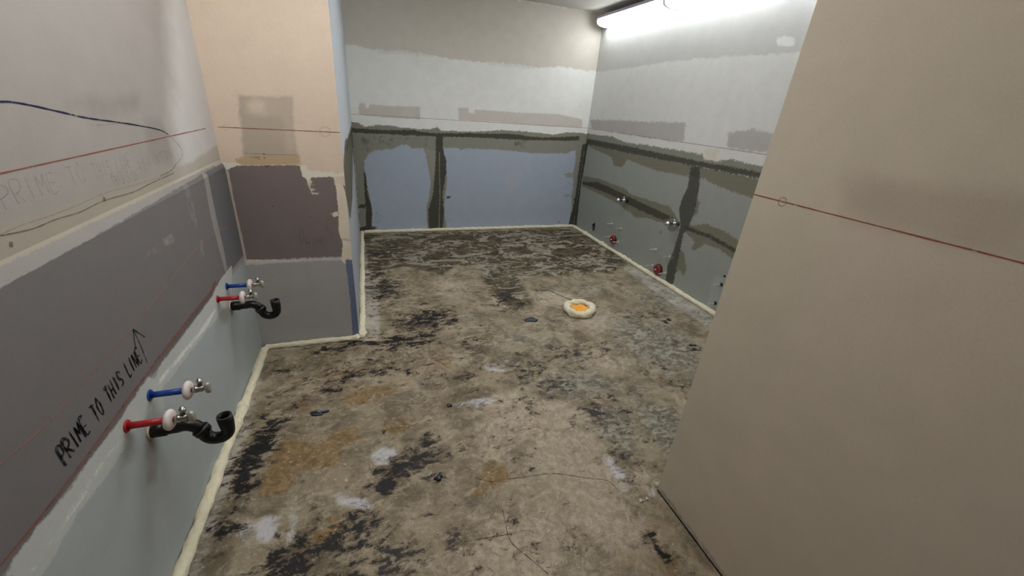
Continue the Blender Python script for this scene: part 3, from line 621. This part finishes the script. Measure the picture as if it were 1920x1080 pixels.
def p_trap(y, z, label):
    t = empty('drain_trap', (XS, y, z), label, 'drain trap', 'black drain traps on the left wall')
    ro = .0205
    bm = bmesh.new(); lathe(bm, [(0,ro+.004),(.045,ro+.004),(.045,ro),(.06,ro)]); from_bm('wall_coupling', bm, abs_black, t, True)
    bm = bmesh.new(); lathe(bm, [(.0,ro+.008),(.004,ro+.0075),(.006,ro+.004)], n=20); from_bm('paste_ring', bm, paste, t, True)['label'] = 'ring of dried pinkish paste around the pipe'
    pts = [(.05,0,0),(.075,0,0),(.092,0,.003)]
    pts += [(.092+.045*math.sin(a), 0, -.042+.045*math.cos(a)) for a in np.linspace(.15, PI/2*.72, 7)]
    bm = bmesh.new(); add_tube(bm, pts, ro, 24); from_bm('trap_arm', bm, abs_black, t, True)
    e = pts[-1]; d = Vector(pts[-1])-Vector(pts[-2]); d.normalize()
    bm = bmesh.new(); add_tube(bm, [Vector(e)-d*.004, Vector(e), Vector(e)+d*.020, Vector(e)+d*.024], [ro+.001, ro+.006, ro+.006, ro+.003], 28)
    from_bm('slip_joint', bm, abs_black, t, True)
    bm = bmesh.new(); add_tube(bm, [Vector(e)+d*.001, Vector(e)+d*.004], [ro+.0068, ro+.0068], 28); from_bm('joint_seam', bm, abs_seam, t, True)['label'] = 'pale seam of the slip joint'
    s = Vector(e)+d*.018; cx_ = s.x+.036; cz = s.z+.006
    up = [(cx_+.036*math.cos(a), 0, cz-.012+.032*math.sin(a)) for a in np.linspace(PI*1.12, PI*2, 14)]
    up = [tuple(s)]+up+[(cx_+.036, 0, cz+.018), (cx_+.034, 0, cz+.05)]
    # open ended bend: outer wall, then back down inside
    bm = bmesh.new(); pts2 = up+[(cx_+.034, 0, cz+.0505)]+[(cx_+.034, 0, cz+.05), (cx_+.036, 0, cz+.018), (cx_+.036, 0, cz-.004)]
    nmain = len(up); a = None; rings = []
    for i, pnt in enumerate(pts2):
        if i < nmain: dd = Vector(up[min(i+1, nmain-1)])-Vector(up[max(i-1, 0)]); rr = ro
        else: dd = Vector((0,0,1)); rr = ro-.004 if i > nmain else ro-.001
        dd.normalize(); yy = Vector((0,1,0)); xx = yy.cross(dd)
        if i >= nmain-2 and i < nmain: rr = ro+.003
        rings.append([bm.verts.new(Vector(pnt)+(xx*math.cos(2*PI*k/24)+yy*math.sin(2*PI*k/24))*rr) for k in range(24)])
    for x, q in zip(rings, rings[1:]):
        for k in range(24): bm.faces.new((x[k], x[(k+1) % 24], q[(k+1) % 24], q[k]))
    bm.faces.new(rings[0][::-1]); bm.faces.new(rings[-1])
    from_bm('trap_bend', bm, abs_black, t, True)
    bm = bmesh.new(); rp = [(cx_+.034+math.cos(a)*(ro+.001), math.sin(a)*(ro+.001), cz+.0505) for a in np.linspace(0, 2*PI, 33)[:-1]]
    add_tube(bm, rp, .0012, 6, closed=True); from_bm('rim', bm, abs_seam, t, True)
    return t
p_trap(1.28, .527, 'nearer open black plastic drain trap on left wall')
p_trap(2.19, .515, 'farther open black plastic drain trap by the inner corner')

# ================================================================== CARRIER STUDS, CAPS, VALVES ON THE RIGHT WALL
zinc = simple('zinc_thread', (214,216,206), .4, .4, var=.2, scale=300); black_st = simple('black_nut', (26,26,28), .5, .3)
redcap = simple('red_cap', (150,40,44), .45, var=.18, scale=60); chrome = simple('chrome', (214,214,222), .12, 1.0, var=.05)
def hexn(bm, org, r, h, axis=(-1,0,0)): lathe(bm, [(0,r),(h,r)], axis, org, 6)
def stud(y, z, ln, label, group='studs in the right wall', dark=False):
    t = empty('mounting_stud', (XE, y, z), label, 'stud', group)
    bm = bmesh.new(); prof = [(0,.0058)]
    k = 0.0
    while k < ln: prof += [(k,.0052),(k+.0022,.0062)]; k += .0044
    prof += [(ln,.0045)]; lathe(bm, prof, (-1,0,0), n=12); from_bm('rod', bm, zinc, t, True)
    bm = bmesh.new(); lathe(bm, [(0,.016),(.003,.016)], (-1,0,0), n=20); hexn(bm, (-.003,0,0), .011, .009)
    from_bm('nut', bm, black_st if dark else zinc, t)
    return t
stud(4.09, .318, .075, 'upper far-side stud above the farther red cap')
stud(3.885, .318, .075, 'upper near-side stud above the farther red cap')
stud(4.085, .150, .085, 'stud on the far side of the farther red cap')
stud(3.885, .148, .085, 'stud on the near side of the farther red cap')
stud(3.225, .290, .075, 'upper far-side stud above the nearer red cap')
stud(3.005, .290, .075, 'upper near-side stud above the nearer red cap')
stud(3.215, .108, .085, 'stud on the far side of the nearer red cap')
stud(3.005, .106, .085, 'stud on the near side of the nearer red cap beside the dark joint')
stud(2.335, .285, .075, 'upper stud with black nut beside the partition edge', dark=True)
stud(2.335, .100, .075, 'lower stud with black nut beside the partition edge', dark=True)
def red_cap(y, z, r, label):
    t = empty('test_plug', (XE, y, z), label, 'drain cap', 'red drain caps on the right wall')
    bm = bmesh.new(); lathe(bm, [(0,r*1.02),(.012,r*1.02),(.014,r*.9)], (-1,0,0), n=36); from_bm('black_flange', bm, black_st, t, True)['label'] = 'black flange behind the cap'
    bm = bmesh.new(); lathe(bm, [(.010,r*.93),(.030,r*.93),(.036,r*.86),(.037,r*.55),(.033,r*.5),(.033,.001)], (-1,0,0), n=36); from_bm('cap_disc', bm, redcap, t, True)
    bm = bmesh.new(); lathe(bm, [(.03,.008),(.055,.008)], (-1,0,0), n=12); hexn(bm, (-.036,0,0), .014, .009); add_box(bm, (-.058,-.020,-.004), (-.050,.020,.004))
    bmesh.ops.bevel(bm, geom=bm.edges[:], offset=.0008, segments=1, affect='EDGES')
    from_bm('wing_bolt', bm, chrome, t)
    return t
red_cap(3.985, .146, .052, 'farther round red cap with wing bolt low on right wall')
red_cap(3.11, .106, .055, 'nearer round red cap with wing bolt low on right wall')
def chrome_valve(y, z, label):
    t = empty('flush_supply_valve', (XE, y, z), label, 'supply valve', 'supply valves on the right wall')
    bm = bmesh.new(); lathe(bm, [(0,.020),(.012,.020),(.014,.014),(.03,.014)], (-1,0,0), n=20); from_bm('wall_nipple', bm, black_st, t, True)
    bm = bmesh.new(); lathe(bm, [(.02,.014),(.022,.022),(.040,.024),(.058,.024),(.062,.017),(.080,.015),(.098,.017),(.104,.025),(.125,.029),(.138,.027),(.150,.016),(.153,.005)], (-1,0,0), n=28)
    lathe(bm, [(0,.012),(.020,.012),(.022,.016),(.030,.014)], (0,.2,1), (-.048,0,.012), 14)
    from_bm('chrome_body', bm, chrome, t, True)
    return t
chrome_valve(3.875, .668, 'farther chrome supply valve on the dark horizontal joint of right wall')
chrome_valve(3.005, .640, 'nearer chrome supply valve beside the dark vertical joint of right wall')
# rough hole and small hole, dark insides painted as flat black faces
bm = bmesh.new(); vs = []
for k in range(30):
    a = 2*PI*k/30; r_ = 1+.13*math.sin(3*a+1)+.1*math.sin(7*a)
    vs.append((math.cos(a)*.035*r_, math.sin(a)*.055*r_))
for sgn in (0, 1):
    pass
f0 = [bm.verts.new((-.002, y, z)) for y, z in vs]; f1 = [bm.verts.new((-.002, y*.75, z*.75)) for y, z in vs]; f2 = [bm.verts.new((-.0005, y*.7, z*.7)) for y, z in vs]
for k in range(30):
    j = (k+1) % 30; bm.faces.new((f0[k], f0[j], f1[j], f1[k])); bm.faces.new((f1[k], f1[j], f2[j], f2[k]))
bm.faces.new(f2)
t = empty('pipe_opening', (XE, 4.49, .160), 'rough black opening low on right wall nearest the far corner', 'pipe opening')
from_bm('opening', bm, simple('hole_shade_black', (16,16,16), .9), t)  # black colour stands in for the shade inside the opening
bm = bmesh.new(); add_tube(bm, [(-.002,-.02,.012),(-.010,-.008,.005),(-.012,.006,-.004),(-.004,.018,-.014)], .005, 8); add_tube(bm, [(-.003,-.012,-.03),(-.010,.0,-.022),(-.004,.014,-.02)], .004, 8)
from_bm('debris', bm, simple('grey_debris', (110,112,110), .7), t, True)
bm = bmesh.new(); lathe(bm, [(0,.011),(.0015,.011)], (-1,0,0), n=14)
tag(from_bm('dark_hole_disc', bm, black_st, None, False, loc=(XE, 2.33, .367)), 'small black hole in the right wall above the partition-side studs', 'hole')

# ================================================================== STRIP LIGHTS
def emit(name, c, s):
    n = N(name, .4); n.b.inputs['Emission Color'].default_value = c; n.b.inputs['Emission Strength'].default_value = s
    n.color((.8,.8,.8,1)); return n.mat
lens_m = emit('lit_diffuser', (.93,.97,1.0,1), STRIP_EMIT); lens_c = emit('added_diffuser_ceiling', (1.0,.985,.96,1), CEIL_FILL_EMIT)
endm = simple('fixture_white', (220,224,230), .4, var=.03); backm = simple('fixture_back', (176,172,186), .45, var=.03)
def strip_light(y0, y1, label):
    t = empty('strip_light', (XE, y0, 2.545), label, 'strip light', 'strip lights along the right wall')
    Ln = y1-y0
    def prism(name, prof, a, b, mat, smooth=False):
        bm = bmesh.new(); r0 = [bm.verts.new((x, a, z)) for x, z in prof]; r1 = [bm.verts.new((x, b, z)) for x, z in prof]; k = len(prof)
        for i in range(k): bm.faces.new((r0[i], r0[(i+1) % k], r1[(i+1) % k], r1[i]))
        bm.faces.new(r0); bm.faces.new(r1[::-1]); return from_bm(name, bm, mat, t, smooth)
    prism('diffuser', [(-.006,0),(-.045,-.003),(-.105,.006),(-.140,.022),(-.150,.045),(-.148,.072),(-.006,.072)], .012, Ln-.012, lens_m)
    prism('housing', [(0,.0),(0,.108),(-.152,.100),(-.152,.074),(-.006,.073),(-.006,0)], .0, Ln, backm)
    for a in (0, Ln-.011): prism('end_cap', [(-.007,-.004),(-.048,-.008),(-.108,.002),(-.145,.019),(-.155,.045),(-.155,.0735),(-.007,.0725)], a, a+.011, endm)
    return t
strip_light(3.715, 4.925, 'farther lit white strip light high on right wall at the far corner')
strip_light(2.500, 3.712, 'nearer lit white strip light continuing along the top of right wall')
strip_light(1.235, 2.450, 'added unseen strip light on right wall hidden behind the partition')  # added strip out of view, extra light for the jutting wall
lens_b = emit('added_diffuser_bay', (1.0,.99,.97,1), BAY_FILL_EMIT)
for x, y, lm, lab in ((-.05, 1.4, lens_c, 'added unseen ceiling light overhead in front of the jutting wall'), (1.1, 3.05, lens_b, 'added unseen ceiling light over the far bay of the room')):  # added fixtures above the frame, evening out the room's brightness
    t = empty('added_ceiling_light', (x, y, ZC), lab, 'ceiling light', 'added ceiling lights')
    bm = bmesh.new(); add_box(bm, (-.15,-.6,-.03), (.15,.6,0)); from_bm('housing', bm, endm, t)
    bm = bmesh.new(); add_box(bm, (-.135,-.585,-.08), (.135,.585,-.03)); bmesh.ops.bevel(bm, geom=bm.edges[:], offset=.01, segments=2, affect='EDGES'); from_bm('diffuser', bm, lm, t)

# ================================================================== LOOSE CHIPS ON THE FLOOR
chip_b = simple('blue_black_chip', (24,30,44), .3, spec=.7, var=.5, scale=60); chip_t = simple('bluish_chip', (120,142,172), .4, var=.3, scale=50)
crumb = simple('white_crumb', (216,208,194), .8, var=.1)
def chip(px, py, rx, ry, h, mat, label, cat, seed, rot=0, name='adhesive_chip'):
    rnd = random.Random(seed); c = G.uv(px, py); bm = bmesh.new(); K = 22; ang = [2*PI*k/K for k in range(K)]
    rr = [1+.22*math.sin(3*a+seed)+.14*math.sin(5*a+2*seed)+rnd.uniform(-.12, .12) for a in ang]
    def rg(s, z, wv=0): return [bm.verts.new((math.cos(a+rot)*rx*q*s, math.sin(a)*ry*q*s, z+wv*math.sin(2*a+seed)+wv*.4*rnd.uniform(-1, 1))) for a, q in zip(ang, rr)]
    r = [rg(.92, .0004), rg(1, h*.4, h*.1), rg(.8, h*.9, h*.22), rg(.4, h, h*.25)]
    for x, y in zip(r, r[1:]):
        for k in range(K): bm.faces.new((x[k], x[(k+1) % K], y[(k+1) % K], y[k]))
    bm.faces.new(r[0][::-1]); bm.faces.new(r[-1])
    return tag(from_bm(name, bm, mat, None, True, loc=(c[0], c[1], 0)), label, cat)
chip(597,775,.045,.018,.010, chip_b, 'dark chip of old adhesive with blue face on brown floor right of nearer trap', 'adhesive chip', 1)
o = chip(602,773,.022,.008,.0125, chip_t, 'bluish flake lying on the dark chip right of nearer trap', 'flake', 2, name='flake')
chip(843,761,.014,.012,.012, chip_b, 'small dark rounded chip near the middle of the floor', 'adhesive chip', 3)
chip(996,600,.060,.035,.010, chip_b, 'grey-blue flat chip to the left of the foam ring', 'adhesive chip', 4)
chip(1254,600,.022,.018,.010, chip_b, 'small dark chip between foam ring and right wall foam', 'adhesive chip', 5)
chip(822,898,.018,.014,.014, chip_b, 'dark chip beside the black smears in the foreground', 'adhesive chip', 6)
chip(720,810,.008,.011,.009, chip_b, 'tiny dark chip on the ochre stain', 'adhesive chip', 7)
chip(1231,911,.010,.010,.020, crumb, 'white foam crumb at the foot of the partition corner', 'foam crumb', 8, name='foam_crumb')
chip(1202,940,.012,.007,.009, crumb, 'flat white crumb a step out from the partition corner', 'crumb', 9, name='plaster_crumb')
chip(1213,936,.007,.006,.007, crumb, 'tiny white crumb next to the flat one by the partition', 'crumb', 10, name='plaster_crumb')
